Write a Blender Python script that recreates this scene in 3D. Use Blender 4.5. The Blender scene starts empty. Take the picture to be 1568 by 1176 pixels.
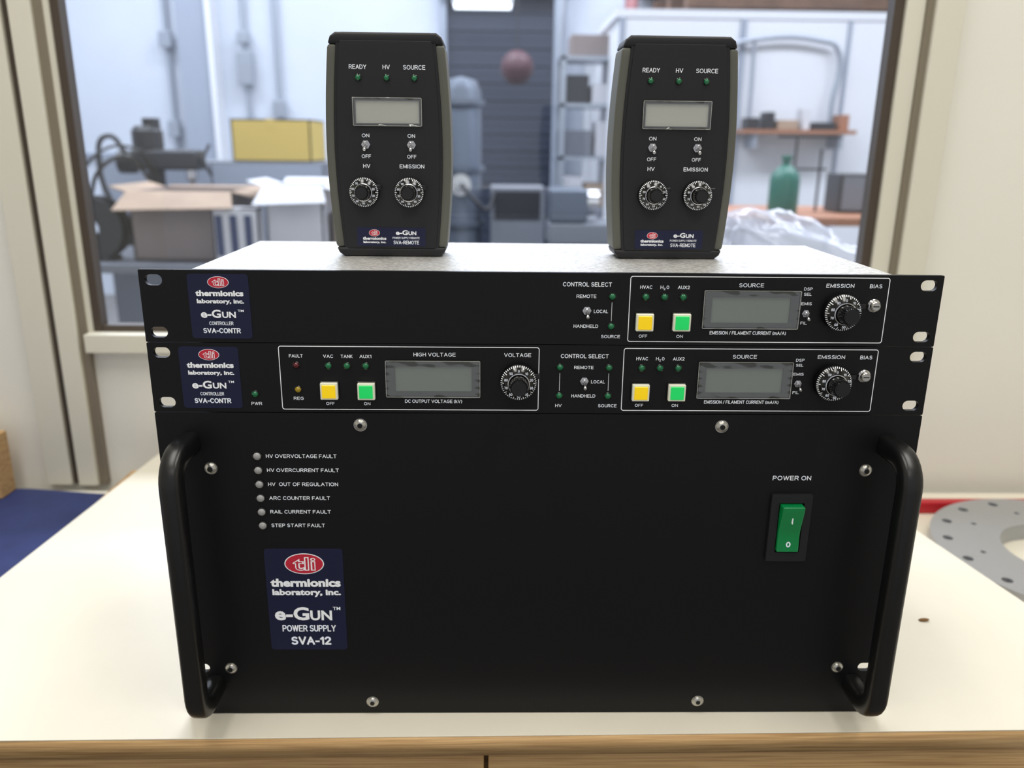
import bpy, bmesh, math, random
from mathutils import Vector, Matrix
random.seed(4)
S=0.001
C=bpy.context.collection
sc=bpy.context.scene
# ---------------------------------------------------------------- materials
def mat(name,col,rough=0.5,metal=0.0,spec=0.5,emit=None,es=0.0,bump=None,noise=None,coat=0.0,alpha=None,trans=0.0):
    m=bpy.data.materials.new(name);m.use_nodes=True
    nt=m.node_tree;b=nt.nodes["Principled BSDF"]
    c=tuple(((v/255.0)/12.92 if v/255.0<=0.04045 else ((v/255.0+0.055)/1.055)**2.4) for v in col)+(1,)
    b.inputs["Base Color"].default_value=c
    b.inputs["Roughness"].default_value=rough
    b.inputs["Metallic"].default_value=metal
    b.inputs["Specular IOR Level"].default_value=spec
    b.inputs["Coat Weight"].default_value=coat
    b.inputs["Transmission Weight"].default_value=trans
    if alpha is not None: b.inputs["Alpha"].default_value=alpha
    if emit:
        b.inputs["Emission Color"].default_value=tuple((v/255.0)**2.2 for v in emit)+(1,)
        b.inputs["Emission Strength"].default_value=es
    if bump or noise:
        tc=nt.nodes.new("ShaderNodeTexCoord")
    if bump:
        n=nt.nodes.new("ShaderNodeTexNoise");n.inputs["Scale"].default_value=bump[0];n.inputs["Detail"].default_value=4
        nt.links.new(tc.outputs["Object"],n.inputs["Vector"])
        bp=nt.nodes.new("ShaderNodeBump");bp.inputs["Strength"].default_value=bump[1];bp.inputs["Distance"].default_value=bump[2] if len(bump)>2 else 0.001
        nt.links.new(n.outputs["Fac"],bp.inputs["Height"]);nt.links.new(bp.outputs["Normal"],b.inputs["Normal"])
    if noise:
        n=nt.nodes.new("ShaderNodeTexNoise");n.inputs["Scale"].default_value=noise[0];n.inputs["Detail"].default_value=5
        nt.links.new(tc.outputs["Object"],n.inputs["Vector"])
        r=nt.nodes.new("ShaderNodeValToRGB");r.color_ramp.elements[0].position=0.35;r.color_ramp.elements[1].position=0.65
        k=noise[1]
        r.color_ramp.elements[0].color=(c[0]*(1-k),c[1]*(1-k),c[2]*(1-k),1);r.color_ramp.elements[1].color=(min(1,c[0]*(1+k)),min(1,c[1]*(1+k)),min(1,c[2]*(1+k)),1)
        nt.links.new(n.outputs["Fac"],r.inputs["Fac"]);nt.links.new(r.outputs["Color"],b.inputs["Base Color"])
    return m
PANEL=mat("black_anodised",(17,17,19),0.42,spec=0.26,bump=(2500,0.06,0.0002))
CHASSIS=mat("chassis_black",(24,24,26),0.5,spec=0.3)
HANDLE=mat("handle_black",(17,17,18),0.33,spec=0.5,bump=(1800,0.05,0.0002))
PLASTIC=mat("black_plastic",(32,32,35),0.5,spec=0.35,bump=(2200,0.12,0.0003))
GLOSSB=mat("gloss_black",(12,12,13),0.18,spec=0.5)
GREYP=mat("grey_rubber",(92,93,86),0.55,spec=0.35,bump=(2000,0.1,0.0003))
WHITE=mat("white_ink_glow",(235,237,240),0.6,spec=0.2,emit=(235,237,240),es=0.18)  # slight emission added so the unlit ink reads bright
NAVY=mat("navy_label",(28,32,62),0.42,spec=0.3)
RED=mat("logo_red",(205,35,60),0.5)
CHROME=mat("chrome",(205,205,208),0.18,metal=1.0)
STEEL=mat("screw_steel",(200,198,192),0.3,metal=1.0)
DARKHOLE=mat("socket_dark",(8,8,8),0.7)
ALU=mat("brushed_cover",(202,201,198),0.4,metal=0.5,bump=(500,0.5,0.0006),noise=(420,0.25))
LEDG=mat("led_green",(18,98,62),0.15,spec=0.7,emit=(10,110,60),es=0.12)
LEDR=mat("led_red",(90,14,26),0.15,spec=0.7)
LEDY=mat("led_yellow",(150,125,20),0.15,spec=0.7,emit=(170,140,20),es=0.1)
LEDC=mat("led_clear",(165,165,165),0.2,spec=0.7)
YEL=mat("button_yellow",(240,205,10),0.35,emit=(250,205,0),es=0.35)
GRN=mat("button_green",(30,200,100),0.35,emit=(20,205,90),es=0.4)
BTNW=mat("button_frame",(225,225,205),0.35,emit=(225,225,205),es=0.15)
LCD=mat("lcd_grey",(108,119,108),0.35,spec=0.5)
LCDR=mat("lcd_light",(178,180,170),0.3,spec=0.5)
LCDB=mat("lcd_bezel",(56,61,60),0.3)
SWG=mat("rocker_green",(8,120,66),0.15,spec=0.7,emit=(0,130,60),es=0.16)
def film():
    m=bpy.data.materials.new("protective_film");m.use_nodes=True;nt=m.node_tree;nt.nodes.clear()
    o=nt.nodes.new("ShaderNodeOutputMaterial");t=nt.nodes.new("ShaderNodeBsdfTransparent");g=nt.nodes.new("ShaderNodeBsdfGlossy")
    g.inputs["Roughness"].default_value=0.12;g.inputs["Color"].default_value=(1,1,1,1)
    mx=nt.nodes.new("ShaderNodeMixShader");mx.inputs[0].default_value=0.13
    nt.links.new(t.outputs[0],mx.inputs[1]);nt.links.new(g.outputs[0],mx.inputs[2]);nt.links.new(mx.outputs[0],o.inputs[0]);return m
FILM=film()
def glassmat(name,tint,fac):
    m=bpy.data.materials.new(name);m.use_nodes=True;nt=m.node_tree;nt.nodes.clear()
    o=nt.nodes.new("ShaderNodeOutputMaterial");t=nt.nodes.new("ShaderNodeBsdfTransparent");t.inputs[0].default_value=tint
    g=nt.nodes.new("ShaderNodeBsdfGlossy");g.inputs["Roughness"].default_value=0.02
    mx=nt.nodes.new("ShaderNodeMixShader");mx.inputs[0].default_value=fac
    nt.links.new(t.outputs[0],mx.inputs[1]);nt.links.new(g.outputs[0],mx.inputs[2]);nt.links.new(mx.outputs[0],o.inputs[0]);return m
GLASS=glassmat("window_glass",(0.93,0.95,0.99,1),0.06)
def plasticbag():
    m=bpy.data.materials.new("clear_plastic_bag");m.use_nodes=True;nt=m.node_tree;nt.nodes.clear()
    o=nt.nodes.new("ShaderNodeOutputMaterial");t=nt.nodes.new("ShaderNodeBsdfTransparent");g=nt.nodes.new("ShaderNodeBsdfGlossy");g.inputs["Roughness"].default_value=0.2
    d=nt.nodes.new("ShaderNodeBsdfDiffuse");d.inputs[0].default_value=(.60,.61,.68,1)
    a=nt.nodes.new("ShaderNodeMixShader");a.inputs[0].default_value=0.3;b=nt.nodes.new("ShaderNodeMixShader");b.inputs[0].default_value=0.5
    nt.links.new(d.outputs[0],a.inputs[1]);nt.links.new(g.outputs[0],a.inputs[2]);nt.links.new(t.outputs[0],b.inputs[1]);nt.links.new(a.outputs[0],b.inputs[2]);nt.links.new(b.outputs[0],o.inputs[0]);return m
BAG=plasticbag()
def oak():
    m=bpy.data.materials.new("oak_veneer");m.use_nodes=True;nt=m.node_tree;b=nt.nodes["Principled BSDF"];b.inputs["Roughness"].default_value=0.45
    tc=nt.nodes.new("ShaderNodeTexCoord");mp=nt.nodes.new("ShaderNodeMapping");mp.inputs["Scale"].default_value=(9,90,420)
    n=nt.nodes.new("ShaderNodeTexNoise");n.inputs["Scale"].default_value=1.6;n.inputs["Detail"].default_value=7;n.inputs["Distortion"].default_value=0.4
    r=nt.nodes.new("ShaderNodeValToRGB");e=r.color_ramp.elements;e[0].position=0.3;e[0].color=(.38,.215,.085,1);e[1].position=0.62;e[1].color=(.62,.40,.185,1)
    nt.links.new(tc.outputs["Object"],mp.inputs[0]);nt.links.new(mp.outputs[0],n.inputs["Vector"]);nt.links.new(n.outputs["Fac"],r.inputs[0]);nt.links.new(r.outputs[0],b.inputs["Base Color"]);return m
OAK=oak()
TABLE=mat("table_laminate",(231,225,209),0.35,spec=0.4,noise=(6,0.03),bump=(30,0.03,0.001))
WALL=mat("cream_wall",(237,235,226),0.6,noise=(3,0.02))
FRAMEC=mat("frame_cream",(220,217,202),0.45)
FRAMET=mat("frame_taupe",(128,118,102),0.4)
FRAMEB=mat("frame_brown",(72,62,52),0.4)
BLUE=mat("blue_mat",(44,58,112),0.6,noise=(20,0.12))
REDB=mat("red_bar",(185,28,42),0.4)
FLOOR=mat("concrete_floor",(120,118,116),0.6,noise=(4,0.1))
FLANGE=mat("machined_steel",(172,174,178),0.35,metal=0.5,bump=(400,0.1,0.0003))
# ---------------------------------------------------------------- geometry helpers
class G:
    def __init__(s,name,off=(0,0,0),rz=0,loc=None):
        s.e=bpy.data.objects.new(name,None);C.objects.link(s.e);s.e.empty_display_size=0.02
        s.off=Vector(off)*S;s.e.location=(Vector(loc)*S if loc is not None else s.off);s.e.rotation_euler=(0,0,rz)
    def add(s,name,me,m,smooth=False,bevel=0,bseg=2):
        if m is not None and len(me.materials)==0: me.materials.append(m)
        ob=bpy.data.objects.new(name,me);C.objects.link(ob);ob.parent=s.e;ob.location=-s.off
        if smooth:
            for p in me.polygons: p.use_smooth=True
        if bevel:
            b=ob.modifiers.new("b","BEVEL");b.width=bevel*S;b.segments=bseg;b.limit_method='ANGLE';b.angle_limit=math.radians(40)
            for p in me.polygons: p.use_smooth=True
            w=ob.modifiers.new("w","WEIGHTED_NORMAL")
        return ob
def bm2me(name,bm):
    me=bpy.data.meshes.new(name);bmesh.ops.recalc_face_normals(bm,faces=bm.faces[:]);bm.to_mesh(me);bm.free();return me
def bmbox(bm,x0,x1,y0,y1,z0,z1):
    vs=[bm.verts.new((x*S,y*S,z*S)) for x in(x0,x1) for y in(y0,y1) for z in(z0,z1)]
    for f in((0,1,3,2),(4,6,7,5),(0,4,5,1),(2,3,7,6),(0,2,6,4),(1,5,7,3)): bm.faces.new([vs[i] for i in f])
def box(g,name,x0,x1,y0,y1,z0,z1,m,bevel=0):
    bm=bmesh.new();bmbox(bm,x0,x1,y0,y1,z0,z1);return g.add(name,bm2me(name,bm),m,bevel=bevel)
def boxes(g,name,L,m,bevel=0):
    bm=bmesh.new()
    for b in L: bmbox(bm,*b)
    return g.add(name,bm2me(name,bm),m,bevel=bevel)
AX={'y':lambda c,r,a,h:(c[0]+r*math.cos(a),h,c[1]+r*math.sin(a)),'z':lambda c,r,a,h:(c[0]+r*math.cos(a),c[1]+r*math.sin(a),h),'x':lambda c,r,a,h:(h,c[0]+r*math.cos(a),c[1]+r*math.sin(a))}
def bmlathe(bm,c,prof,axis='y',seg=32,rx=1.0):
    f=AX[axis];rings=[]
    for r,h in prof:
        if r<=1e-6: rings.append([bm.verts.new(Vector(f(c,0,0,h))*S)])
        else: rings.append([bm.verts.new(Vector(f(c,r,2*math.pi*i/seg,h))*S) for i in range(seg)])
    for A,B in zip(rings,rings[1:]):
        if len(A)==1 and len(B)==1: continue
        for i in range(seg):
            j=(i+1)%seg
            if len(A)==1: bm.faces.new((A[0],B[i],B[j]))
            elif len(B)==1: bm.faces.new((A[i],A[j],B[0]))
            else: bm.faces.new((A[i],A[j],B[j],B[i]))
def lathe(g,name,c,prof,m,axis='y',seg=32,smooth=True):
    bm=bmesh.new();bmlathe(bm,c,prof,axis,seg);ob=g.add(name,bm2me(name,bm),m)
    if smooth:
        for p in ob.data.polygons: p.use_smooth=True
        ob.data.set_sharp_from_angle(angle=math.radians(35))
    return ob
def rr(x0,x1,z0,z1,r,n=6):
    P=[]
    for cx,cz,a in((x1-r,z1-r,0),(x0+r,z1-r,90),(x0+r,z0+r,180),(x1-r,z0+r,270)):
        for i in range(n+1):
            t=math.radians(a+90*i/n);P.append((cx+r*math.cos(t),cz+r*math.sin(t)))
    return P
def ell(cx,cz,a,b,n=40): return [(cx+a*math.cos(2*math.pi*i/n),cz+b*math.sin(2*math.pi*i/n)) for i in range(n)]
def tomesh(ob):
    bpy.context.view_layer.update()
    dg=bpy.context.evaluated_depsgraph_get();me=bpy.data.meshes.new_from_object(ob.evaluated_get(dg));return me
def plate(g,name,outer,holes,y0,y1,m,bevel=0,plane='y'):
    cu=bpy.data.curves.new(name,'CURVE');cu.dimensions='2D';cu.fill_mode='BOTH';cu.extrude=abs(y1-y0)/2*S
    for P in [outer]+holes:
        sp=cu.splines.new('POLY');sp.points.add(len(P)-1)
        for q,p in zip(sp.points,P): q.co=(p[0]*S,p[1]*S,0,1)
        sp.use_cyclic_u=True
    ob=bpy.data.objects.new(name,cu);C.objects.link(ob);me=tomesh(ob);bpy.data.objects.remove(ob)
    h=(y0+y1)/2*S
    for v in me.vertices:
        v.co=(v.co.x,h-v.co.z,v.co.y) if plane=='y' else (v.co.x,v.co.y,h+v.co.z)
    bm=bmesh.new();bm.from_mesh(me);bmesh.ops.remove_doubles(bm,verts=bm.verts,dist=1e-6);bm.to_mesh(me);bm.free()
    me.materials.clear()
    return g.add(name,me,m,bevel=bevel)
# ---- stroke lettering (plain grotesque capitals) ----
def arc(cx,cy,rx,ry,a0,a1,n=12):
    return [(cx+rx*math.cos(math.radians(a0+(a1-a0)*i/n)),cy+ry*math.sin(math.radians(a0+(a1-a0)*i/n))) for i in range(n+1)]
GL={
'A':(.72,[[(0,0),(.36,1),(.72,0)],[(.13,.35),(.59,.35)]]),
'B':(.6,[[(0,0),(0,1),(.34,1)]+arc(.34,.76,.23,.24,90,-90)+[(0,.52)],[(.3,.52)]+arc(.34,.26,.26,.26,90,-90)+[(0,0)]]),
'C':(.66,[arc(.37,.5,.37,.5,48,312,18)]),
'D':(.64,[[(0,0),(0,1),(.26,1)]+arc(.26,.5,.38,.5,90,-90,16)+[(0,0)]]),
'E':(.56,[[(.56,0),(0,0),(0,1),(.56,1)],[(0,.52),(.5,.52)]]),
'F':(.52,[[(0,0),(0,1),(.52,1)],[(0,.5),(.45,.5)]]),
'G':(.7,[arc(.37,.5,.37,.5,48,335,18)+[(.72,.47),(.42,.47)]]),
'H':(.6,[[(0,0),(0,1)],[(.6,0),(.6,1)],[(0,.52),(.6,.52)]]),
'I':(.0,[[(0,0),(0,1)]]),
'K':(.6,[[(0,0),(0,1)],[(.58,1),(0,.38)],[(.2,.58),(.6,0)]]),
'L':(.48,[[(0,1),(0,0),(.48,0)]]),
'M':(.74,[[(0,0),(0,1),(.37,.1),(.74,1),(.74,0)]]),
'N':(.62,[[(0,0),(0,1),(.62,0),(.62,1)]]),
'O':(.76,[arc(.38,.5,.38,.5,0,360,24)]),
'P':(.58,[[(0,0),(0,1),(.34,1)]+arc(.34,.73,.24,.27,90,-90)+[(0,.46)]]),
'R':(.62,[[(0,0),(0,1),(.36,1)]+arc(.36,.74,.24,.26,90,-90)+[(0,.48)],[(.34,.48),(.62,0)]]),
'S':(.58,[arc(.29,.75,.26,.25,35,240,12)+[(.29,.52)]+arc(.29,.26,.29,.26,60,-150,12)]),
'T':(.62,[[(.31,0),(.31,1)],[(0,1),(.62,1)]]),
'U':(.6,[[(0,1),(0,.32)]+arc(.3,.3,.3,.3,180,360,14)+[(.6,1)]]),
'V':(.68,[[(0,1),(.34,0),(.68,1)]]),
'W':(.98,[[(0,1),(.25,0),(.49,1),(.73,0),(.98,1)]]),
'X':(.64,[[(0,0),(.62,1)],[(.02,1),(.64,0)]]),
'Y':(.66,[[(0,1),(.33,.45),(.66,1)],[(.33,.45),(.33,0)]]),
'0':(.52,[arc(.26,.5,.26,.5,0,360,20)]),
'1':(.26,[[(0,.75),(.24,1),(.24,0)]]),
'2':(.54,[arc(.27,.73,.26,.27,170,-30,12)+[(0,0),(.54,0)]]),
'3':(.52,[arc(.26,.76,.24,.24,150,-90,12)+arc(.26,.26,.26,.26,90,-150,12)]),
'4':(.56,[[(.42,0),(.42,1),(0,.3),(.56,.3)]]),
'5':(.54,[[(.5,1),(.1,1),(.04,.52)]+arc(.27,.33,.27,.33,120,-150,12)]),
'6':(.54,[arc(.27,.31,.27,.31,0,360,16),arc(.4,.4,.4,.6,180,100,8)]),
'7':(.52,[[(0,1),(.52,1),(.18,0)]]),
'8':(.52,[arc(.26,.76,.22,.24,0,360,14),arc(.26,.27,.26,.27,0,360,14)]),
'9':(.54,[arc(.27,.69,.27,.31,0,360,16),arc(.14,.6,.4,.6,-80,0,8)]),
'-':(.3,[[(0,.4),(.3,.4)]]),'/':(.3,[[(0,0),(.3,1)]]),
'(':(.16,[arc(.35,.42,.35,.62,125,235,8)]),')':(.16,[arc(-.19,.42,.35,.62,55,-55,8)]),
'm':(.8,[[(0,0),(0,.7)],[(0,.45)]+arc(.2,.48,.2,.2,180,0,8)+[(.4,0)],[(.4,.45)]+arc(.6,.48,.2,.2,180,0,8)+[(.8,0)]]),
'k':(.46,[[(0,0),(0,1)],[(.42,.7),(0,.28)],[(.16,.42),(.46,0)]]),
}
def strokes(g,body,x,z,w,h,y,m,wt,align,name):
    L=[];cx=0
    for ch in body:
        if ch==' ': cx+=.34;continue
        W,P=GL[ch]
        for p in P: L.append([(cx+a,b) for a,b in p])
        cx+=W+.27
    tot=max(a for p in L for a,b in p);t=wt*h
    sy=h-t
    if w is None: w=tot*sy+t
    sx=(w-t)/max(tot,1e-6) if tot>0 else 1
    x0=(x-w/2 if align=='C' else x)+t/2;z0=z-h/2+t/2
    bm=bmesh.new();yy=y-.09;r=t/2
    for p in L:
        q=[Vector((x0+a*sx,z0+b*sy)) for a,b in p]
        for a,b in zip(q,q[1:]):
            d=b-a
            if d.length<1e-6: continue
            d.normalize();n=Vector((-d.y,d.x))*r
            c=[a-n,b-n,b+n,a+n];bm.faces.new([bm.verts.new((v.x*S,yy*S,v.y*S)) for v in c])
        for i,a in enumerate(q):
            if 0<i<len(q)-1: n=8;pts=[a+Vector((math.cos(2*math.pi*k/n),math.sin(2*math.pi*k/n)))*r for k in range(n)]
            else:
                d=(q[1]-q[0]) if i==0 else (q[-1]-q[-2]);d.normalize();nn=Vector((-d.y,d.x))*r;e=d*(r*.9);pts=[a-nn-e,a-nn+e,a+nn+e,a+nn-e]
            bm.faces.new([bm.verts.new((v.x*S,yy*S,v.y*S)) for v in pts])
    me=bpy.data.meshes.new(name);bm.to_mesh(me);bm.free()
    return g.add(name,me,m)
def text(g,body,x,z,w,h,y,m=WHITE,bold=0.012,align='C',name=None,shear=0):
    nm=name or ("text_"+"".join(ch if ch.isalnum() else "_" for ch in body.lower()))
    if all(ch==' ' or ch in GL for ch in body) and body not in("UN","TM"):
        return strokes(g,body,x,z,w,h,y,m,.2 if bold>.02 else .15,align,nm)
    cu=bpy.data.curves.new("t",'FONT');cu.body=body;cu.size=1;cu.offset=bold;cu.extrude=0.01;cu.resolution_u=3;cu.shear=shear
    ob=bpy.data.objects.new("t",cu);C.objects.link(ob);me=tomesh(ob);bpy.data.objects.remove(ob)
    xs=[v.co.x for v in me.vertices];ys=[v.co.y for v in me.vertices]
    x0,x1,y0,y1=min(xs),max(xs),min(ys),max(ys)
    if w is None: w=(x1-x0)*h/(y1-y0)
    cx=x if align=='C' else x+w/2
    for v in me.vertices:
        a=((v.co.x-x0)/(x1-x0)-.5)*w;b=((v.co.y-y0)/(y1-y0)-.5)*h
        v.co=((cx+a)*S,(y-0.06-v.co.z*2)*S,(z+b)*S)
    me.materials.clear()
    return g.add(nm,me,m)
def outline(g,name,x0,x1,z0,z1,r,t,y,m=WHITE):
    return plate(g,name,rr(x0,x1,z0,z1,r),[rr(x0+t,x1-t,z0+t,z1-t,max(r-t,.3))],y-0.12,y,m)
def led(g,x,z,m,y=0,r=1.9):
    lathe(g,"led_bezel",(x,z),[(r*1.3,y),(r*1.3,y-.6),(r*1.02,y-.9),(r*1.0,y-.2)],GLOSSB,seg=20)
    lathe(g,"led_lens",(x,z),[(r,y),(r,y-.8),(r*.85,y-1.5),(r*.5,y-2.0),(0,y-2.2)],m,seg=20)
def toggle(g,x,z,y=0,s=1,up=False):
    lathe(g,"toggle_nut",(x,z),[(3.2*s,y),(3.2*s,y-1.2*s),(2.2*s,y-1.3*s),(2.2*s,y-2.6*s),(1.3*s,y-2.8*s),(0,y-2.8*s)],CHROME,seg=6,smooth=False)
    lathe(g,"toggle_bushing",(x,z),[(2.1*s,y-1),(2.1*s,y-3.6*s),(1.5*s,y-3.9*s),(1.3*s,y-3.2*s),(0,y-3.2*s)],CHROME,seg=20)
    d=1 if up else -1
    bm=bmesh.new();n=10
    rings=[]
    for k,(t,r) in enumerate([(0,.75),(3,.8),(6,1.15),(7.6,1.3),(8.3,.9)]):
        c=Vector((x,y-2.5*s-t*s*.82,z+d*t*s*.42))
        rings.append([bm.verts.new((c+Vector((r*s*math.cos(2*math.pi*i/n),0,r*s*math.sin(2*math.pi*i/n))))*S) for i in range(n)])
    for A,B in zip(rings,rings[1:]):
        for i in range(n): bm.faces.new((A[i],A[(i+1)%n],B[(i+1)%n],B[i]))
    bm.faces.new(rings[-1]);g.add("toggle_bat",bm2me("toggle_bat",bm),CHROME,smooth=True)
def button(g,x,z,m,s=5.3):
    box(g,"button_housing",x-s-.5,x+s+.5,-1.2,0.2,z-s-.5,z+s+.5,GLOSSB,bevel=.3)
    box(g,"button_frame",x-s,x+s,-4.2,-1,z-s,z+s,BTNW,bevel=.5)
    box(g,"button_cap",x-s*.78,x+s*.78,-5.0,-4,z-s*.78,z+s*.78,m,bevel=.35)
def screw(g,x,z,r=4.0,y=0):
    lathe(g,"screw_washer",(x,z),[(r*1.05,y),(r*1.05,y-.5),(0,y-.5)],STEEL,seg=28)
    lathe(g,"screw_head",(x,z),[(r*.92,y-.4),(r*.9,y-1.2),(r*.7,y-2.0),(r*.45,y-2.4),(r*.42,y-2.4),(r*.42,y-1.0),(0,y-1.0)],STEEL,seg=28)
    lathe(g,"screw_socket",(x,z),[(r*.42,y-2.2),(0,y-2.2)],DARKHOLE,seg=6,smooth=False)
def knob(g,x,z,R,y=0,tilt=0):
    # multi-turn counting dial: skirt with graduations, chrome ring, hub and brake lever
    k=R/11.5
    lathe(g,"dial_skirt",(x,z),[(R,y),(R,y-5*k),(R*.985,y-5.6*k),(R*.64,y-9*k),(R*.60,y-9.2*k),(R*.5,y-9.2*k)],GLOSSB,seg=48)
    lathe(g,"dial_ring",(x,z),[(R*.60,y-9.1*k),(R*.60,y-9.8*k),(R*.55,y-10*k),(R*.50,y-9.2*k)],CHROME,seg=48)
    prof=[(R*.5,y-9*k),(R*.5,y-12*k),(R*.47,y-12.4*k),(R*.44,y-18*k),(R*.40,y-19*k),(0,y-19*k)]
    lathe(g,"dial_hub",(x,z),prof,GLOSSB,seg=40)
    bm=bmesh.new()
    for i in range(24):
        a=2*math.pi*i/24
        c=(x+math.cos(a)*R*.455,z+math.sin(a)*R*.455)
        bmlathe(bm,c,[(R*.045,y-12.3*k),(R*.04,y-18.3*k),(0,y-18.4*k)],'y',6)
    g.add("dial_hub_knurl",bm2me("dial_hub_knurl",bm),GLOSSB)
    lathe(g,"dial_hub_cap",(x,z),[(R*.35,y-19*k),(R*.35,y-19.25*k),(0,y-19.25*k)],PLASTIC,seg=32)
    def cone(rf): return y-(5.6+(.985-rf)/.345*3.4)*k-.15
    bm=bmesh.new();N=50
    for i in range(N):
        a=2*math.pi*i/N;r1=.80 if i%5==0 else .885;w=.022
        def P(rf,da):
            r=R*rf;return bm.verts.new(Vector((x+r*math.cos(a+da),cone(rf),z+r*math.sin(a+da)))*S)
        bm.faces.new((P(.975,-w),P(r1,-w*1.2),P(r1,w*1.2),P(.975,w)))
    g.add("dial_graduations",bm2me("dial_graduations",bm),WHITE)
    for i in range(10):
        a=math.pi/2-2*math.pi*i/10+tilt
        r=R*.72;text(g,str(i*10 if i else 0),x+r*math.cos(a),z+r*math.sin(a),None,R*.145,cone(.66)-.1,name="dial_number")
    box(g,"dial_brake_tab",x+R*.78,x+R*1.18,y-6*k,y-3.5*k,z+R*.2,z+R*.5,GLOSSB,bevel=.4)
def display(g,x0,x1,z0,z1,ix0,ix1,iz0,iz1,y=0,lm=None):
    plate(g,"display_bezel",rr(x0+1,x1-1,z0+1,z1-1,.6),[rr(ix0,ix1,iz0,iz1,.4)],y-1.4,y,LCDB,bevel=.2)
    box(g,"lcd_glass",ix0-.3,ix1+.3,y-.5,y-.1,iz0-.3,iz1+.3,lm or LCD)
    # loose protective film, wrinkled near its edges
    bm=bmesh.new();nx,nz=40,18;V=[]
    random.seed(int(x0*7+z0))
    ph=[random.random()*6 for _ in range(4)]
    for j in range(nz+1):
        for i in range(nx+1):
            u=i/nx;v=j/nz;e=min(u*2.4,(1-u)*2.4,v,1-v);q=max(0,1-e/.16)
            d=.05*math.sin(5*u+ph[0]+3*v)+.5*q*math.sin(21*u+19*v+ph[2])*math.sin(9*u-13*v+ph[3])
            V.append(bm.verts.new(Vector((x0+(x1-x0)*u,y-2.1-d-.25*q,z0+(z1-z0)*v))*S))
    for j in range(nz):
        for i in range(nx):
            a=j*(nx+1)+i;bm.faces.new((V[a],V[a+1],V[a+nx+2],V[a+nx+1]))
    g.add("display_film",bm2me("display_film",bm),FILM,smooth=True)
    outline(g,"display_film_edge",x0,x1,z0,z1,.8,.3,y-1.7,LCDR)
def tube(g,name,pts,r,m,seg=8,cyc=False,rad=None):
    cu=bpy.data.curves.new(name,'CURVE');cu.dimensions='3D';cu.bevel_depth=r*S;cu.bevel_resolution=3;cu.use_fill_caps=True
    sp=cu.splines.new('BEZIER');sp.bezier_points.add(len(pts)-1)
    for q,p in zip(sp.bezier_points,pts): q.co=Vector(p)*S;q.handle_left_type=q.handle_right_type='AUTO'
    sp.use_cyclic_u=cyc;sp.resolution_u=8
    ob=bpy.data.objects.new(name,cu);C.objects.link(ob);me=tomesh(ob);bpy.data.objects.remove(ob);me.materials.clear()
    return g.add(name,me,m,smooth=True)
def label_big(g,x0,x1,z0,z1,y=0): plate(g,"label_plate",rr(x0,x1,z0,z1,2.2),[],y-.25,y,NAVY)
def logo(g,x,z,a,b,y):
    plate(g,"logo_border",ell(x,z,a,b),[],y-.12,y,WHITE)
    plate(g,"logo_oval",ell(x,z,a*.95,b*.93),[],y-.2,y,RED)
    text(g,"tli",x,z,a*1.15,b*1.3,y-.2,bold=.035,name="logo_letters")
    text(g,"tli",x,z,a*1.05,b*1.16,y-.26,m=RED,bold=-.008,name="logo_letters_inner")
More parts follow.
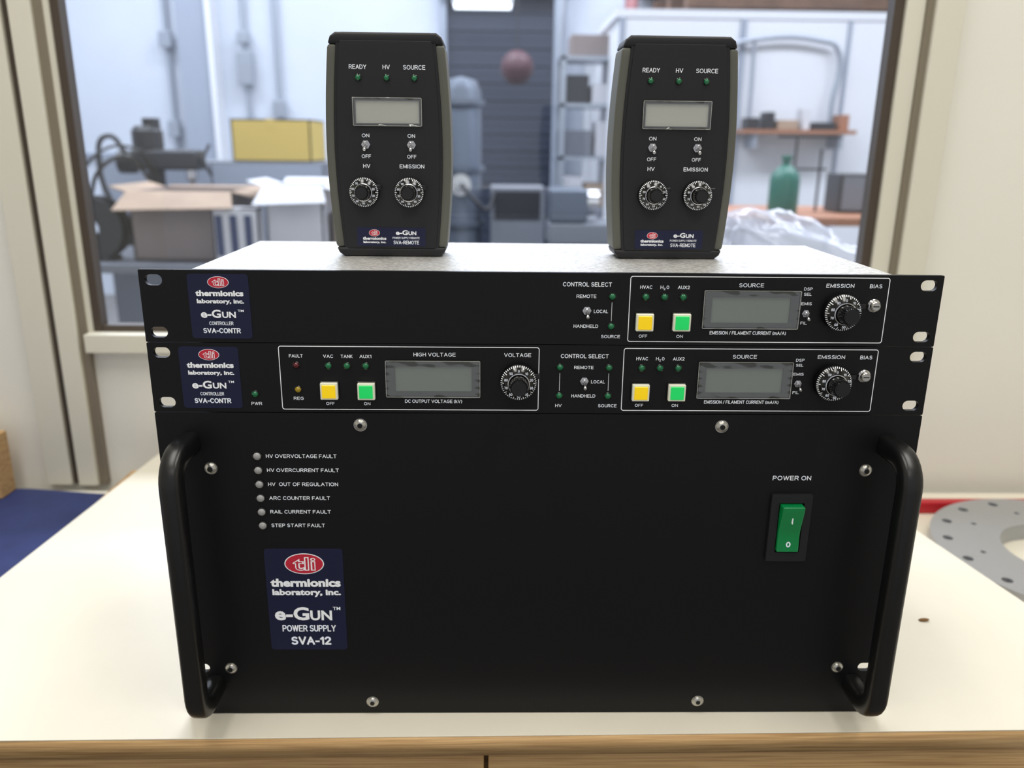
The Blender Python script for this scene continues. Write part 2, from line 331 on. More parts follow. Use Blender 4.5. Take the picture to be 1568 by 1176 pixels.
# ---------------------------------------------------------------- 1U controllers
def slotpts(cx,cz,w=10.2,h=6.6): return rr(cx-w/2,cx+w/2,cz-h/2,cz+h/2,h/2-.05,8)
def ctrl_common(g,z0,dx):
    zt=z0+44.45
    plate(g,"front_panel",rr(-241.3,241.3,z0+.25,zt-.15,.8),[slotpts(sx*232.7,z0+zz) for sx in(-1,1) for zz in(6.35,38.1)],0,3.2,PANEL,bevel=.35)
    box(g,"chassis",-211,211,3.3,148,z0+1,zt-1.2,CHASSIS)
    box(g,"top_cover",-211,211,3.3,150,zt-1.2,zt-.2,ALU,bevel=.3)
    return zt
def controller(z0,full,shift):
    g=G("rackmount_controller",(0,0,z0));ctrl_common(g,z0,0)
    lx=-194.6 if not full else -204.2
    label_big(g,lx-18.3,lx+17.9,z0+2.7,z0+42)
    logo(g,lx,z0+37,6.3,3.5,-.25)
    text(g,"thermionics",lx+.2,z0+30.4,28.5,3.6,-.25,bold=.045)
    text(g,"laboratory, inc.",lx+.4,z0+25.2,28,3.4,-.25,bold=.04)
    text(g,"e-G",lx-6,z0+17.9,12,5.0,-.25,bold=.03);text(g,"UN",lx+4.8,z0+17.3,8.2,3.8,-.25,bold=.03);text(g,"TM",lx+12,z0+19.8,3.6,1.4,-.25)
    text(g,"CONTROLLER",lx-.2,z0+12.1,14.5,2.2,-.25);text(g,"SVA-CONTR",lx-.2,z0+7.6,22.5,3.2,-.25,bold=.03)
    cx=25.5
    text(g,"CONTROL SELECT",cx,z0+37.4,29.5,2.6,0)
    text(g,"REMOTE",cx-.3,z0+30.2,12,2.1,0);text(g,"HANDHELD",cx,z0+11.8,15,2.1,0);text(g,"LOCAL",34.3,z0+21,8.6,2.1,0)
    toggle(g,cx+.2,z0+21.5,s=.85)
    led(g,40.8,z0+30.2,LEDG);led(g,40.8,z0+11.9,LEDG);text(g,"SOURCE",40.8,z0+5.4,11.6,2.0,0)
    box(g,"select_line",40.7,40.95,-.1,.05,z0+15,z0+26.5,WHITE)
    if full:
        led(g,10.4,z0+30.3,LEDG);led(g,10.4,z0+12,LEDG);text(g,"HV",10.1,z0+5.4,4,2.0,0)
        box(g,"select_line",10.3,10.55,-.1,.05,z0+15,z0+26.5,WHITE)
    x0,x1=(49.4,207.5) if full else (51.2,208.5)
    outline(g,"source_outline",x0,x1,z0+2.2,z0+42.7,1.6,.45,0)
    for i,t in enumerate(("HVAC",None,"AUX2")):
        X=61+11.35*i
        if t: text(g,t,X,z0+36,7.2,2.1,0)
        else:
            text(g,"H",X-1.9,z0+36,1.7,2.1,0);text(g,"2",X-.2,z0+35,1,1.3,0,name="text_subscript");text(g,"0",X+1.7,z0+36,1.6,2.1,0)
        led(g,X,z0+30.2,LEDG)
    button(g,60.8,z0+14.9,YEL);button(g,83.3,z0+15,GRN)
    text(g,"OFF",60.7,z0+5.8,5.2,1.9,0);text(g,"ON",83.2,z0+5.8,4,1.9,0)
    text(g,"SOURCE",124.6,z0+37.6,15,2.4,0)
    display(g,96.1,154.9,z0+11,z0+34.6,101.2,149,z0+14.7,z0+30.5)
    text(g,"EMISSION / FILAMENT CURRENT (mA/A)",125,z0+8.2,47,2.2,0)
    text(g,"DSP",159.3,z0+35.6,5.2,1.8,0);text(g,"SEL",159.3,z0+32.4,4.6,1.8,0);text(g,"EMIS",159.2,z0+26.6,6.4,1.8,0)
    toggle(g,159.2,z0+20.6,s=.75);text(g,"FIL",158.7,z0+14.6,4,1.8,0)
    text(g,"EMISSION",178.5,z0+37.7,17,2.4,0);knob(g,179.8,z0+22.2,11.3)
    text(g,"BIAS",200.3,z0+37.6,7.6,2.4,0)
    lathe(g,"bias_nut",(200.2,z0+25.8),[(4.1,0),(4.1,-1),(3.6,-1.6),(3.0,-1.8)],CHROME,seg=24)
    lathe(g,"bias_trimmer",(200.2,z0+25.8),[(3.0,0),(3.0,-3.6),(2.4,-4.2),(0,-4.2)],STEEL,seg=24)
    box(g,"bias_slot",198.4,202,-4.35,-4.1,z0+25.5,z0+26.1,DARKHOLE)
    if full:
        led(g,-178,z0+12.1,LEDG);text(g,"PWR",-177.6,z0+5.8,6.6,2,0)
        outline(g,"voltage_outline",-162,-2.4,z0+2,z0+42.8,1.6,.45,0)
        text(g,"FAULT",-151.5,z0+36.5,8.4,2.1,0);led(g,-151.5,z0+30.7,LEDR)
        led(g,-151.3,z0+15.2,LEDY);text(g,"REG",-151.4,z0+9.3,6.2,2,0)
        for X,t in((-131.9,"VAC"),(-120.6,"TANK"),(-109.1,"AUX1")):
            text(g,t,X,z0+36.4,6 if t=="VAC" else 7.2,2.1,0);led(g,X,z0+30.5,LEDG)
        button(g,-131.8,z0+14.9,YEL);button(g,-109,z0+14.8,GRN)
        text(g,"OFF",-132,z0+6,5.2,1.9,0);text(g,"ON",-109.2,z0+6,4,1.9,0)
        text(g,"HIGH VOLTAGE",-66.8,z0+37.8,25.8,2.4,0)
        display(g,-97,-38.8,z0+10.8,z0+34.2,-91.2,-44,z0+14.5,z0+30.5)
        text(g,"DC OUTPUT VOLTAGE (kV)",-67.9,z0+7.8,35.5,2.2,0)
        text(g,"VOLTAGE",-15.8,z0+37.8,16.6,2.4,0);knob(g,-15.2,z0+21.8,11.3)
    return g
controller(266.7,False,0)
controller(222.25,True,0)
# ---------------------------------------------------------------- 5U power supply
g=G("power_supply_chassis",(0,0,0))
plate(g,"front_panel",rr(-241.3,241.3,.3,222,.8),[slotpts(sx*229.5,37) for sx in(-1,1)],0,3.2,PANEL,bevel=.4)
box(g,"chassis",-213,213,3.3,330,1,220,CHASSIS,bevel=.8)
for x,z in((-114,214.3),(114,214.3),(-114,9.7),(114,9.7),(-209.8,184.7),(209.8,184.7),(-209.8,37.1),(209.8,37.1)): screw(g,x,z)
for i,(t,w) in enumerate((("HV OVERVOLTAGE FAULT",44.6),("HV OVERCURRENT FAULT",45.6),("HV  OUT OF REGULATION",44.6),("ARC COUNTER FAULT",39),("RAIL CURRENT FAULT",39),("STEP START FAULT",34.7))):
    z=193.1-9.65*i;led(g,-180,z,LEDC,r=2.5);text(g,t,-174.6,z,w,2.5,0,align='L')
label_big(g,-181,-129.5,51.8,128)
logo(g,-155,117.1,13,7.6,-.25)
text(g,"thermionics",-155,103,46.5,6.2,-.25,bold=.045);text(g,"laboratory, inc.",-154.7,95.3,45.5,5.8,-.25,bold=.042)
text(g,"e-G",-165.5,79.6,23,10,-.25,bold=.03);text(g,"UN",-146,78.3,14.6,7.6,-.25,bold=.03);text(g,"TM",-135.4,83.6,5,2.4,-.25)
text(g,"POWER SUPPLY",-154.6,68.4,36,5,-.25,bold=.012);text(g,"SVA-12",-153.8,58.8,27,6.4,-.25,bold=.03)
text(g,"POWER ON",162.7,179.1,25,3.1,0)
plate(g,"switch_bezel",rr(150.4,177,120.6,168.3,1),[rr(155.5,172,127,162.5,.6)],-2.6,0,PLASTIC,bevel=.6)
box(g,"switch_well",155.4,172.1,-.6,-.1,127,162.5,GLOSSB)
bm=bmesh.new()
prof=[(-.5,128),(-4.0,128),(-3.4,138),(-3.6,143),(-7.4,158),(-7.6,161.5),(-.5,161.5)]
A=[bm.verts.new(Vector((156.6,y,z))*S) for y,z in prof];B=[bm.verts.new(Vector((171,y,z))*S) for y,z in prof]
bm.faces.new(A);bm.faces.new(B[::-1])
for i in range(len(A)):
    j=(i+1)%len(A);bm.faces.new((A[i],B[i],B[j],A[j]))
g.add("switch_rocker",bm2me("switch_rocker",bm),SWG,bevel=.6)
text(g,"0",163.8,133.5,3,4,-3.9,bold=.03,name="switch_mark_off");box(g,"switch_mark_on",163.6,164.1,-6.8,-5.6,149.5,153.5,WHITE)
# handles
for sx,n in((-1,"handle_left"),(1,"handle_right")):
    X=sx*221.5;yo=-34;zt=202;zb=24;r=16
    P=[(0.5,zt)]
    for i in range(9):
        a=math.pi/2*i/8;P.append((yo+r-r*math.sin(a),zt-r+r*math.cos(a)))
    for i in range(9):
        a=math.pi/2*i/8;P.append((yo+r-r*math.cos(a),zb+r-r*math.sin(a)))
    P.append((0.5,zb))
    bm=bmesh.new();rings=[];n2=24
    for k,(y,z) in enumerate(P):
        if k==0: t=Vector((-1,0))
        elif k==len(P)-1: t=Vector((1,0))
        else: t=(Vector(P[k+1])-Vector(P[k-1])).normalized()
        nrm=Vector((-t.y,t.x))
        def sp(v,e): return math.copysign(abs(v)**e,v)
        rings.append([bm.verts.new(Vector((X+6.6*sp(math.cos(a),.6),y+nrm.x*7.2*sp(math.sin(a),.7),z+nrm.y*7.2*sp(math.sin(a),.7)))*S) for a in[2*math.pi*i/n2 for i in range(n2)]])
    for Aa,Bb in zip(rings,rings[1:]):
        for i in range(n2): bm.faces.new((Aa[i],Aa[(i+1)%n2],Bb[(i+1)%n2],Bb[i]))
    g.add(n,bm2me(n,bm),HANDLE,smooth=True)
# ---------------------------------------------------------------- handheld remotes
def hw(z): return 35.8+4.6*math.sin(math.pi*min(1,max(0,(z+6)/149)))**1.0
def remote(x,y,rz,kx):
    g=G("handheld_remote",(0,0,0),rz=rz,loc=(x,y,311.1));H=139.5;D=27
    zs=[7+ (H-14)*i/24 for i in range(25)]
    core=[(hw(z)-5.2,z) for z in zs];core=[(28,0),(31.5,1)]+core+[(31,H-1.5),(28,H)]
    core=core+[(-a,b) for a,b in core[::-1]]
    plate(g,"body",core,[],0,D,PLASTIC,bevel=2.2)
    face=[(hw(z)-7.4,z) for z in [9+(H-18)*i/20 for i in range(21)]];face=[(29,5.5)]+face+[(28.5,H-5)]
    face=face+[(-a,b) for a,b in face[::-1]]
    plate(g,"face_plate",face,[],-.5,1,PLASTIC,bevel=.3)
    zz=[6+(H-13)*i/20 for i in range(21)]
    for sx in(-1,1):
        o=[(sx*hw(z),z) for z in zz]+[(sx*(hw(z)-6.2),z) for z in zz[::-1]]
        plate(g,"side_grip",o,[],-.2,D+.3,GREYP,bevel=2.0)
    for z0,z1,nn in((0,6.2,"end_cap_bottom"),(H-7.2,H,"end_cap_top")):
        s=1 if z0==0 else -1;a,b=(z0,z1) if z0==0 else (z1,z0)
        o=[(hw(b)-.2,b),(hw(a)-1.2,a+s*2.5),(hw(a)-4.5,a)];o=o+[(-p,q) for p,q in o[::-1]]
        plate(g,nn,o,[],-.4,D+.4,PLASTIC,bevel=1.6)
    y0=-.5
    for X,t,w in((-18,"READY",11),(0,"HV",4.6),(17.6,"SOURCE",14)):
        text(g,t,X,119,w,2.7,y0);led(g,X,112.6,LEDG,y=y0,r=1.7)
    display(g,-22,22,83.5,100.8,-20.3,20.3,85.2,99,y=y0,lm=LCDR)
    for X,t,w in((-14.6,"HV",4.6),(14.8,"EMISSION",16)):
        text(g,"ON",X,77.6,4.8,2.3,y0);toggle(g,X,72,y=y0,s=.9);text(g,"OFF",X,64.7,6,2.3,y0);text(g,t,X,58.6,w,2.5,y0)
        knob(g,X+kx,42.2,9.6,y=y0)
    plate(g,"label_plate",rr(-22.8,22.8,6.8,19.2,.8),[],y0-.2,y0,NAVY)
    logo(g,-11.2,15.6,3.6,2.3,y0-.2);text(g,"thermionics",-11.2,12,15.6,2,y0-.2,bold=.04);text(g,"laboratory, inc.",-11.2,9.4,15,1.8,y0-.2,bold=.04)
    text(g,"e-G",7,15.9,8,3.2,y0-.2,bold=.03);text(g,"UN",14,15.5,5.2,2.5,y0-.2,bold=.03);text(g,"POWER SUPPLY REMOTE",9.8,12.4,18,1.3,y0-.2,bold=0);text(g,"SVA-REMOTE",9.8,9.4,17,2.4,y0-.2,bold=.012)
remote(-99.3,66,0,-1.8)
remote(86,64,math.radians(1.0),1.5)
# ---------------------------------------------------------------- benches
tx=[(-495,-27.5),(470,-17.5),(372,505),(-459,505)]
g=G("workbench",(0,0,-20))
plate(g,"laminate_top",tx,[],-1.2,-.1,TABLE,plane='z')
plate(g,"oak_edge",[(-495,-27.9),(470,-17.9),(470,-4),(-495,-4)],[],-16,-1.2,OAK,plane='z')
plate(g,"substrate",[(-495,-4),(470,-4),(372,505),(-459,505)],[],-16,-1.2,OAK,plane='z')
for a,b,n in((-490,-36,"drawer_front_left"),(-33,366,"drawer_front_right")):
    box(g,n,a,b,-17,8,-340,-18,OAK,bevel=1)
box(g,"cabinet",-488,365,8,480,-799,-16.2,OAK)
g=G("side_bench",(0,0,-60));box(g,"top",500,1300,-100,515,-85,-60,TABLE,bevel=1);box(g,"top_inner",374,500,-100,515,-85,-60,TABLE)
for x in(560,1250):
    for y in(-60,470): box(g,"leg",x-20,x+20,y-20,y+20,-800,-85,FRAMET)
g=G("side_bench",(0,0,-60));box(g,"top",-1300,-500,-100,515,-85,-60,WALL,bevel=1)
for x in(-1250,-560):
    for y in(-60,470): box(g,"leg",x-20,x+20,y-20,y+20,-800,-85,FRAMET)
g=G("blue_mat",(0,0,-60));plate(g,"sheet",[(-1100,-90),(-502,-90),(-502,494),(-545,499),(-640,514),(-1100,514)],[],-60,-57,BLUE,plane='z')
g=G("wooden_block",(-720,500,-57));box(g,"block",-800,-657,480,512,-56.9,26,OAK,bevel=2)
g=G("steel_flange",(606,312,-59.8))
cx,cy=606,312
holes=[ell(cx,cy,68,68,64)]+[ell(cx+124*math.cos(2*math.pi*(i+.3)/16),cy+124*math.sin(2*math.pi*(i+.3)/16),5.6,5.6,16) for i in range(16)]
holes+=[ell(cx+98*math.cos(2*math.pi*(i)/8),cy+98*math.sin(2*math.pi*(i)/8),3,3,14) for i in range(8)]
plate(g,"disc",ell(cx,cy,140,140,96),holes,-59.8,-40,FLANGE,bevel=.8,plane='z')
g=G("red_bar",(700,455,-60));box(g,"bar",425,1200,449,463,-59.9,-44,REDB,bevel=2)
g=G("wood_chip",(335,115,0));bm=bmesh.new();bmesh.ops.create_icosphere(bm,subdivisions=2,radius=1)
for v in bm.verts:
    v.co=Vector((335+v.co.x*4*(1+.3*random.random()),115+v.co.y*2,1+v.co.z*1.1+.3*v.co.x))*S
g.add("chip",bm2me("chip",bm),mat("chip_brown",(120,85,40),.8))
# ---------------------------------------------------------------- room shell (near)
def single(name,L,m,bevel=0):
    bm=bmesh.new()
    for b in L: bmbox(bm,*b)
    me=bm2me(name,bm);me.materials.append(m);ob=bpy.data.objects.new(name,me);C.objects.link(ob);return ob
single("wall_back",[(-1700,-600,540,600,-800,1700),(506,1700,540,600,-800,1700),(-600,506,540,600,-800,128),(-600,506,540,600,1100,1700)],WALL)
single("floor",[(-4300,4600,-2600,6600,-820,-800)],FLOOR)
single("wall_left",[(-1760,-1700,-2600,600,-800,1700)],WALL)
single("wall_right",[(1700,1760,-2600,600,-800,1700)],WALL)
single("ceiling",[(-1760,1760,-2600,600,1700,1740)],WALL)
g=G("window_1",(-50,560,150))
Z0,Z1=128,1100
box(g,"jamb_left_outer",-625,-592,526,575,-57,Z1,FRAMEC,bevel=1)
box(g,"jamb_left_groove",-592,-582,532,575,-57,Z1,FRAMEB)
box(g,"jamb_left_post",-582,-557,524,556,-57,Z1,FRAMEC,bevel=1)
box(g,"jamb_left_strip",-557,-547,530,556,-57,Z1,FRAMET)
box(g,"jamb_left_lip",-547,-541,534,556,Z0,Z1,FRAMEC)
box(g,"sash_left",-541,-531,538,556,Z0,Z1,FRAMEB)
box(g,"sash_right",432,444,538,556,Z0,Z1,FRAMEB)
box(g,"jamb_right_lip",444,466,532,556,Z0,Z1,FRAMEC,bevel=1)
box(g,"jamb_right_strip",466,474,528,556,Z0,Z1,FRAMET)
box(g,"jamb_right_post",474,508,522,575,Z0-20,Z1,FRAMEC,bevel=1)
box(g,"sash_bottom",-530,430,538,556,150,158,FRAMEB)
box(g,"sill",-546,474,518,575,Z0-2,150,FRAMEC,bevel=1.5)
box(g,"sash_top",-530,430,538,556,1088,1100,FRAMEB)
box(g,"pane",-532,433,547,550,157,1090,GLASS)
# ---------------------------------------------------------------- workshop beyond the window
WS=mat("workshop_wall",(200,206,216),.7,noise=(1.2,.04));WSG=mat("workshop_pilaster",(150,158,172),.6)
SLATE=mat("roller_slate",(44,52,68),.5);PIPE=mat("conduit",(165,172,182),.35,metal=.5)
PART=mat("partition_white",(222,224,228),.7);WOOD=mat("rafter_wood",(104,78,62),.8,noise=(8,.25))
CARD=mat("cardboard",(166,144,124),.8,noise=(10,.06));CARDG=mat("cardboard_grey",(138,126,122),.8)  # second board is a brown-grey, duller than the tan
YBOX=mat("yellow_carton",(200,174,92),.7);WBOX=mat("white_carton",(206,206,210),.7);NAVYP=mat("navy_print",(38,52,92),.6)
MACH=mat("machine_dark",(40,41,45),.45);BENCH=mat("bench_steel",(116,120,128),.5);GREEN=mat("bottle_green",(34,100,84),.35)
ORANGE=mat("bench_wood_edge",(158,108,80),.6);REDM=mat("red_paint",(78,46,54),.5);SILV=mat("machine_silver",(104,112,124),.4,metal=.5)
single("wall_far",[(-4300,4600,6000,6060,-800,2700)],WS)
single("wall_workshop_left",[(-4300,-4240,600,6000,-800,2700)],WS)
single("wall_workshop_right",[(4540,4600,600,6000,-800,2700)],WS)
single("ceiling_workshop",[(-4300,4600,600,6060,2700,2740)],PART)
g=G("wall_pilaster",(-2210,5900,-800));box(g,"column",-2330,-2110,5860,5999,-800,2690,WSG);box(g,"edge",-2110,-2075,5830,5999,-800,2690,PART)
g=G("wall_rail",(-2900,5980,180));boxes(g,"rails",[(-4200,-2330,5960,5999,z,z+30) for z in(-100,260)]+[(x,x+30,5960,5999,-800,260) for x in(-4000,-3500,-3000,-2600)],WSG)
def conduit(x,y,z0,z1,bx):
    g=G("electrical_conduit",(x,y,z0));lathe(g,"pipe",(x,y),[(18,z0),(18,z1)],PIPE,axis='z',seg=12)
    for z,h,w in bx: box(g,"junction_box",x-w/2,x+w/2,y-60,y+10,z-h/2,z+h/2,PIPE,bevel=4)
conduit(-2440,5960,-100,2690,[(1090,110,90),(470,120,80)])
conduit(-1880,5960,-300,2690,[(1110,80,80),(900,230,110)])
conduit(-1650,5960,300,2690,[(620,120,90)])
g=G("roller_door",(60,5960,-800))
boxes(g,"slats",[(-400,420,5950-(8 if i%2 else 0),5999,-800+i*60,-742+i*60) for i in range(37)],SLATE);boxes(g,"guides",[(-450,-400,5900,5999,-800,1500),(420,480,5880,5999,-800,2690)],WSG)
box(g,"hood",-460,490,5820,5999,1420,1600,mat("hood_blue",(96,112,142),.6))
g=G("hanging_buoy",(95,5000,850));bm=bmesh.new();bmlathe(bm,(95,5000),[(0,745)]+[(105*math.sin(math.pi*i/12),850-105*math.cos(math.pi*i/12)) for i in range(1,12)]+[(0,955)],'z',24);g.add("ball",bm2me("ball",bm),REDM,smooth=True)
tube(g,"cord",[(95,5000,950),(95,5000,1800),(95,5000,2700)],6,MACH)
g=G("support_pole",(860,5400,-800));lathe(g,"pole",(860,5400),[(45,-799),(45,2699)],mat("pole_pink",(170,116,118),.6),axis='z',seg=16)
g=G("support_pole",(380,5300,-800));lathe(g,"pole",(380,5300),[(40,-799),(40,2699)],PIPE,axis='z',seg=16)
g=G("storage_shelf",(520,4700,-800))
boxes(g,"frame",[(x,x+30,y,y+30,-799,900) for x in(340,680) for y in(4550,4850)]+[(340,710,4550,4880,z,z+20) for z in(-400,0,300,600,860)],PIPE)
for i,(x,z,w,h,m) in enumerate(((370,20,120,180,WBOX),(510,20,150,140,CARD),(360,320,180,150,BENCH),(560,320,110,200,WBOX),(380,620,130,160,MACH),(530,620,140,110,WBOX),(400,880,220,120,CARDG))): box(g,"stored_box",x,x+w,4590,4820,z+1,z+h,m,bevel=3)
g=G("white_partition_room",(1500,4400,-800));boxes(g,"walls",[(620,4500,4200,4290,-799,1040),(620,700,4290,5990,-799,1040)],PART);box(g,"roof",600,4520,4190,5995,1040,1080,PART)
boxes(g,"trim",[(1270,1300,4185,4200,-799,1040),(620,650,4185,4200,-799,1040),(1850,1870,4190,4200,-799,1040)],WSG)
g=G("wall_pipes",(1600,4150,900));tube(g,"pipe_run",[(1150,4150,880),(1320,4150,930),(1700,4150,930),(1780,4150,900),(1790,4150,600),(1790,4150,500)],14,PIPE);tube(g,"pipe_drop",[(1340,4160,930),(1345,4160,700),(1345,4160,480)],10,PIPE)
g=G("wood_rafters",(1900,5000,1250));boxes(g,"beams",[(1000,4500,4300+500*i,4400+500*i,1110,1290) for i in range(4)]+[(1100+600*i,1180+600*i,4250,5990,1290,1420) for i in range(6)],WOOD);box(g,"deck",1000,4500,4250,5990,1420,1450,WOOD)
boxes(g,"posts",[(1010,1090,4400,4480,1081,1110)],WOOD)
g=G("wall_shelf",(1570,4100,460));box(g,"board",1280,1880,4000,4189,455,475,ORANGE);boxes(g,"brackets",[(1340,1360,4020,4189,380,455),(1800,1820,4020,4189,380,455)],PIPE)
for x,w,h,m in((1300,70,60,MACH),(1400,50,90,MACH),(1470,110,50,CARD),(1600,40,110,WBOX),(1660,120,40,MACH),(1800,50,80,ORANGE)): box(g,"shelf_item",x,x+w,4040,4140,475.5,475+h,m,bevel=3)
g=G("wooden_workbench",(1150,2700,-800));box(g,"top",800,1900,2500,3100,110,142,ORANGE,bevel=3);boxes(g,"legs",[(x,x+60,y,y+60,-799,110) for x in(830,1800) for y in(2540,3000)],BENCH)
box(g,"back_shelf",860,1500,3000,3060,-200,-180,BENCH)
g=G("green_gas_bottle",(1052,2640,142));lathe(g,"bottle",(1052,2640),[(0,142.5),(52,143),(55,150),(55,265),(50,290),(30,312),(16,322),(14,340),(20,342),(20,356),(0,358)],GREEN,axis='z',seg=28)
g=G("wire_stand",(1180,2800,142));boxes(g,"frame",[(1130,1138,2780,2788,142.5,420),(1230,1238,2780,2788,142.5,380),(1100,1260,2780,2790,300,308),(1060,1290,2780,2790,420,430)],MACH)
g=G("instrument_case",(1340,2750,142));box(g,"case",1290,1420,2700,2850,142.5,290,MACH,bevel=6);box(g,"panel",1300,1410,2696,2700,155,280,BENCH)
# left group
g=G("steel_bench",(-1100,2700,-800));box(g,"top",-1900,-420,2350,3150,-60,-28,BENCH,bevel=3);boxes(g,"legs",[(x,x+50,y,y+50,-799,-60) for x in(-1860,-500) for y in(2400,3050)],BENCH)
def carton(name,x0,x1,y0,y1,z0,z1,m,flap=True,fm=None,up=60):
    g=G(name,((x0+x1)/2,(y0+y1)/2,z0));t=6
    boxes(g,"sides",[(x0,x1,y0,y0+t,z0,z1),(x0,x1,y1-t,y1,z0,z1),(x0,x0+t,y0,y1,z0,z1),(x1-t,x1,y0,y1,z0,z1),(x0,x1,y0,y1,z0,z0+t)],m)
    if flap:
        bm=bmesh.new()
        for P in([(x0,y0,z1),(x1,y0,z1),(x1+30,y0-90,z1-50),(x0-20,y0-90,z1-60)],[(x0,y1,z1),(x1,y1,z1),(x1,y1+60,z1+up),(x0,y1+60,z1+up)],[(x1,y0,z1),(x1,y1,z1),(x1+90,y1,z1-20),(x1+90,y0,z1-20)],[(x0,y0,z1),(x0,y1,z1),(x0-60,y1,z1+20),(x0-60,y0,z1+20)]):
            bm.faces.new([bm.verts.new(Vector(p)*S) for p in P])
        ob=g.add("flaps",bm2me("flaps",bm),fm or CARD);so=ob.modifiers.new("s","SOLIDIFY");so.thickness=.005
    else: box(g,"lid",x0,x1,y0,y1,z1-t,z1,m);box(g,"tape",(x0+x1)/2-20,(x0+x1)/2+20,y0-1,y1,z1-40,z1+1,fm or CARD)
    return g
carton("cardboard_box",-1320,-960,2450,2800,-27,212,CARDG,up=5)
g=carton("printed_carton",-1010,-850,2380,2440,-27,165,WBOX,False,WBOX)
for i in range(3): box(g,"print_stripe",-1000+50*i,-975+50*i,2378,2380,0,140,NAVYP)
carton("white_carton",-840,-640,2440,2700,-27,235,WBOX,True,WBOX,up=20)
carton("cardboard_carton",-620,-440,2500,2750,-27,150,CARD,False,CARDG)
g=G("supply_cabinet",(-1000,3350,-800));box(g,"body",-1750,-780,3180,3600,-799,300,BENCH,bevel=4);boxes(g,"doors",[(-1740,-1270,3170,3180,-780,290),(-1260,-790,3170,3180,-780,290)],WSG)
carton("yellow_carton",-1175,-835,3200,3500,301,478,YBOX,False,YBOX)
# dark bench machine with hoses (stands on the steel bench, behind the boxes)
g=G("drill_press",(-1400,2960,-27))
box(g,"base",-1560,-1230,2880,3060,-27.5,10,MACH,bevel=8);box(g,"body",-1500,-1330,2900,3040,10,190,MACH,bevel=20)
lathe(g,"column",(-1420,2970),[(34,190),(34,470)],MACH,axis='z',seg=20)
box(g,"head",-1500,-1230,2910,3030,270,350,MACH,bevel=16);lathe(g,"motor",(-1440,2970),[(0,350),(60,352),(60,420),(44,440),(0,440)],MACH,axis='z',seg=24)
lathe(g,"motor_side",(2970,300),[(0,-1560),(46,-1560),(46,-1500),(0,-1500)],MACH,axis='x',seg=24)
lathe(g,"spindle",(-1270,2950),[(24,272),(24,235),(12,225),(12,205),(0,200)],CHROME,axis='z',seg=16)
for a in(30,150,270): tube(g,"feed_arm",[(-1226,2950,310),(-1200,2950+70*math.sin(math.radians(a)),310+70*math.cos(math.radians(a)))],7,MACH)
box(g,"table",-1340,-1210,2890,3020,180,200,MACH,bevel=4)
tube(g,"hose",[(-1500,2900,330),(-1560,2880,400),(-1600,2870,300),(-1560,2880,120),(-1520,2890,60)],10,MACH)
g=G("cable_reel",(-1450,2450,-27))
for yy in(2420,2500): lathe(g,"reel_flange",(-1450,85),[(30,yy),(110,yy),(110,yy+8),(30,yy+8)],MACH,seg=32)
lathe(g,"reel_hub",(-1450,85),[(62,2425),(62,2500)],GLOSSB,seg=32);box(g,"stand",-1510,-1390,2415,2512,-27,-14,MACH)
for i in range(4): tube(g,"cable_loop",[(-1450+80*math.cos(a),2440+15*i,85+80*math.sin(a)) for a in[2*math.pi*k/8 for k in range(8)]],7,GLOSSB,cyc=True)
tube(g,"loose_cable",[(-1450,2440,170),(-1400,2450,290),(-1330,2500,330),(-1300,2600,250)],7,GLOSSB);tube(g,"loose_cable",[(-1500,2440,150),(-1440,2500,330),(-1330,2550,360),(-1290,2620,280)],5,GLOSSB)
# centre machine
g=G("vacuum_chamber",(-190,3600,-800));X=-200;lathe(g,"tank",(X,3600),[(0,-799),(95,-799),(95,620),(75,670),(0,690)],SILV,axis='z',seg=36)
for z in(0,260,560): lathe(g,"tank_flange",(X,3600),[(95,z),(112,z),(112,z+24),(95,z+24)],SILV,axis='z',seg=36)
box(g,"control_cabinet",-60,200,3500,3750,-799,190,BENCH,bevel=6);box(g,"control_panel",-40,180,3495,3500,40,170,MACH);lathe(g,"port",(X,200),[(50,3515),(50,3460),(34,3460),(0,3465)],CHROME,seg=24)
tube(g,"hose",[(-40,3480,160),(-80,3430,90),(-120,3420,120),(X,3440,200)],10,MACH)
g=G("lathe_machine",(420,3100,-800));box(g,"bed",190,760,2950,3200,-20,70,BENCH,bevel=8);box(g,"headstock",190,350,2950,3200,70,210,SILV,bevel=14);lathe(g,"chuck",(3075,150),[(0,405),(55,405),(55,350),(20,350)],CHROME,axis='x',seg=28);box(g,"tailstock",620,720,2990,3160,70,180,SILV,bevel=10);boxes(g,"pedestals",[(210,350,2970,3180,-799,-20),(600,750,2970,3180,-799,-20)],BENCH)
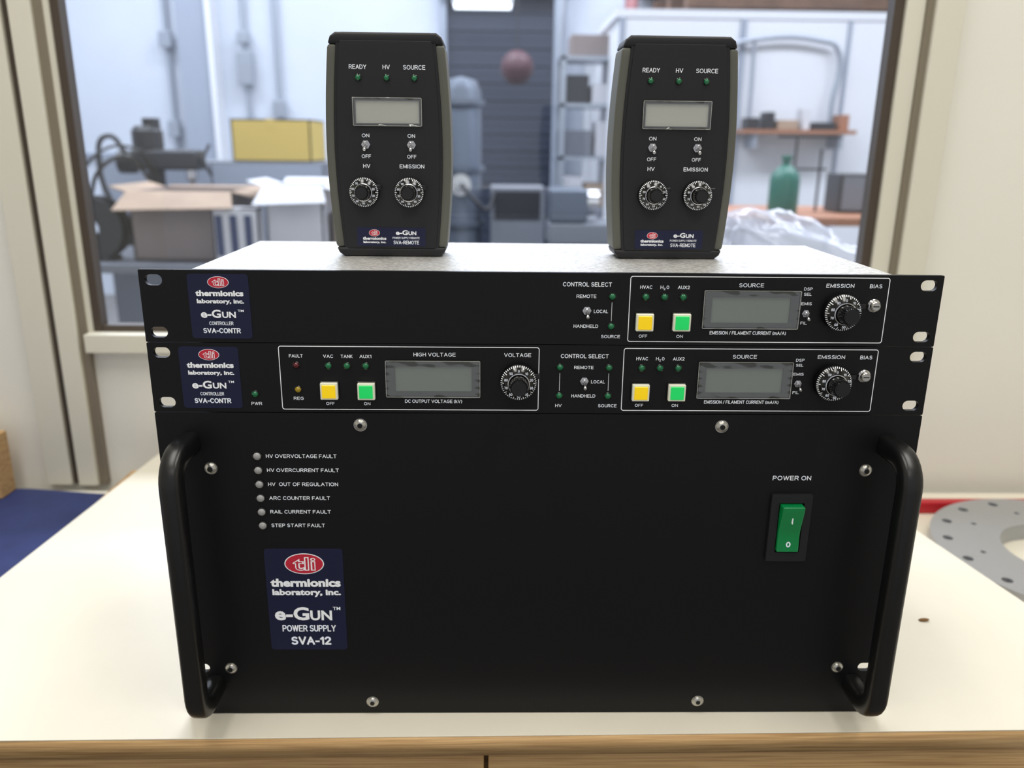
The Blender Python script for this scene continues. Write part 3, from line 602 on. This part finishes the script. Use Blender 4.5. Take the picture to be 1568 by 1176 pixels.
# plastic bag on a bench just outside the window
g=G("packing_bench",(350,850,-800));box(g,"top",60,900,680,1100,140,165,PART,bevel=2);boxes(g,"legs",[(x,x+40,y,y+40,-799,140) for x in(90,840) for y in(700,1040)],BENCH)
g=G("plastic_bag",(450,820,165));bm=bmesh.new();bmesh.ops.create_icosphere(bm,subdivisions=5,radius=1)
from mathutils import noise as NS
for v in bm.verts:
    n=v.co.copy();d=1+.2*NS.ridged_multi_fractal(n*1.7,1,2,3,1,2)-.2
    v.co=Vector((440+n.x*155*d,830+n.y*90*d,165.5+max(0,(n.z+.5)*72*d*(1-.35*n.x))))*S
ob=g.add("bag",bm2me("bag",bm),BAG,smooth=True)
# ceiling lamps
def lamp(name,x,y,z,sx,sy,power,col,shell=True):
    g=G(name,(x,y,z))
    if shell: box(g,"housing",x-sx/2-20,x+sx/2+20,y-sy/2-20,y+sy/2+20,z+4,z+50,PART)
    l=bpy.data.lights.new(name+"_tube",'AREA');l.shape='RECTANGLE';l.size=sx*S;l.size_y=sy*S;l.energy=power;l.color=col
    o=bpy.data.objects.new("tube_light",l);C.objects.link(o);o.parent=g.e;o.location=(0,0,0)
lamp("ceiling_light",-450,-250,1640,300,1200,13,(1,.965,.90))
lamp("ceiling_light",550,-250,1640,300,1200,13,(1,.965,.90))
lamp("ceiling_light",0,-1700,1640,1200,300,8,(1,.965,.90))
for x in(-2600,-600,1400,3200):
    for y in(2200,4600): lamp("workshop_daylight_fill",x,y,2600,1500,700,63,(.91,.95,1))  # cool overhead area lamps added to supply the workshop's daylight
g=G("pane_reflection_fixture",(-130,5500,1290));box(g,"housing",-330,70,5450,5530,1290,1330,PART);box(g,"tube",-320,60,5455,5525,1262,1290,mat("pane_reflection_glow",(255,255,255),.5,emit=(240,248,255),es=3))  # added glowing fixture, stands in for a fluorescent reflection on the window glass
tube(g,"chain",[(-300,5490,1330),(-300,5490,2699)],4,PIPE);tube(g,"chain",[(40,5490,1330),(40,5490,2699)],4,PIPE)
w=bpy.data.worlds.new("world");sc.world=w;w.use_nodes=True;w.node_tree.nodes["Background"].inputs[0].default_value=(.95,.96,1,1);w.node_tree.nodes["Background"].inputs[1].default_value=.5
# ---------------------------------------------------------------- camera
cd=bpy.data.cameras.new("camera");cam=bpy.data.objects.new("camera",cd);C.objects.link(cam);sc.camera=cam
cam.location=(-.0291915,-.4836797,.3840929);cam.rotation_euler=(1.2842,-.0107,-.0177)
cd.sensor_width=36;cd.lens=1244.2242/1568*36;cd.clip_start=.01;cd.clip_end=50
cd.dof.use_dof=True;cd.dof.focus_distance=.50;cd.dof.aperture_fstop=6.5
sc.view_settings.view_transform='Standard'
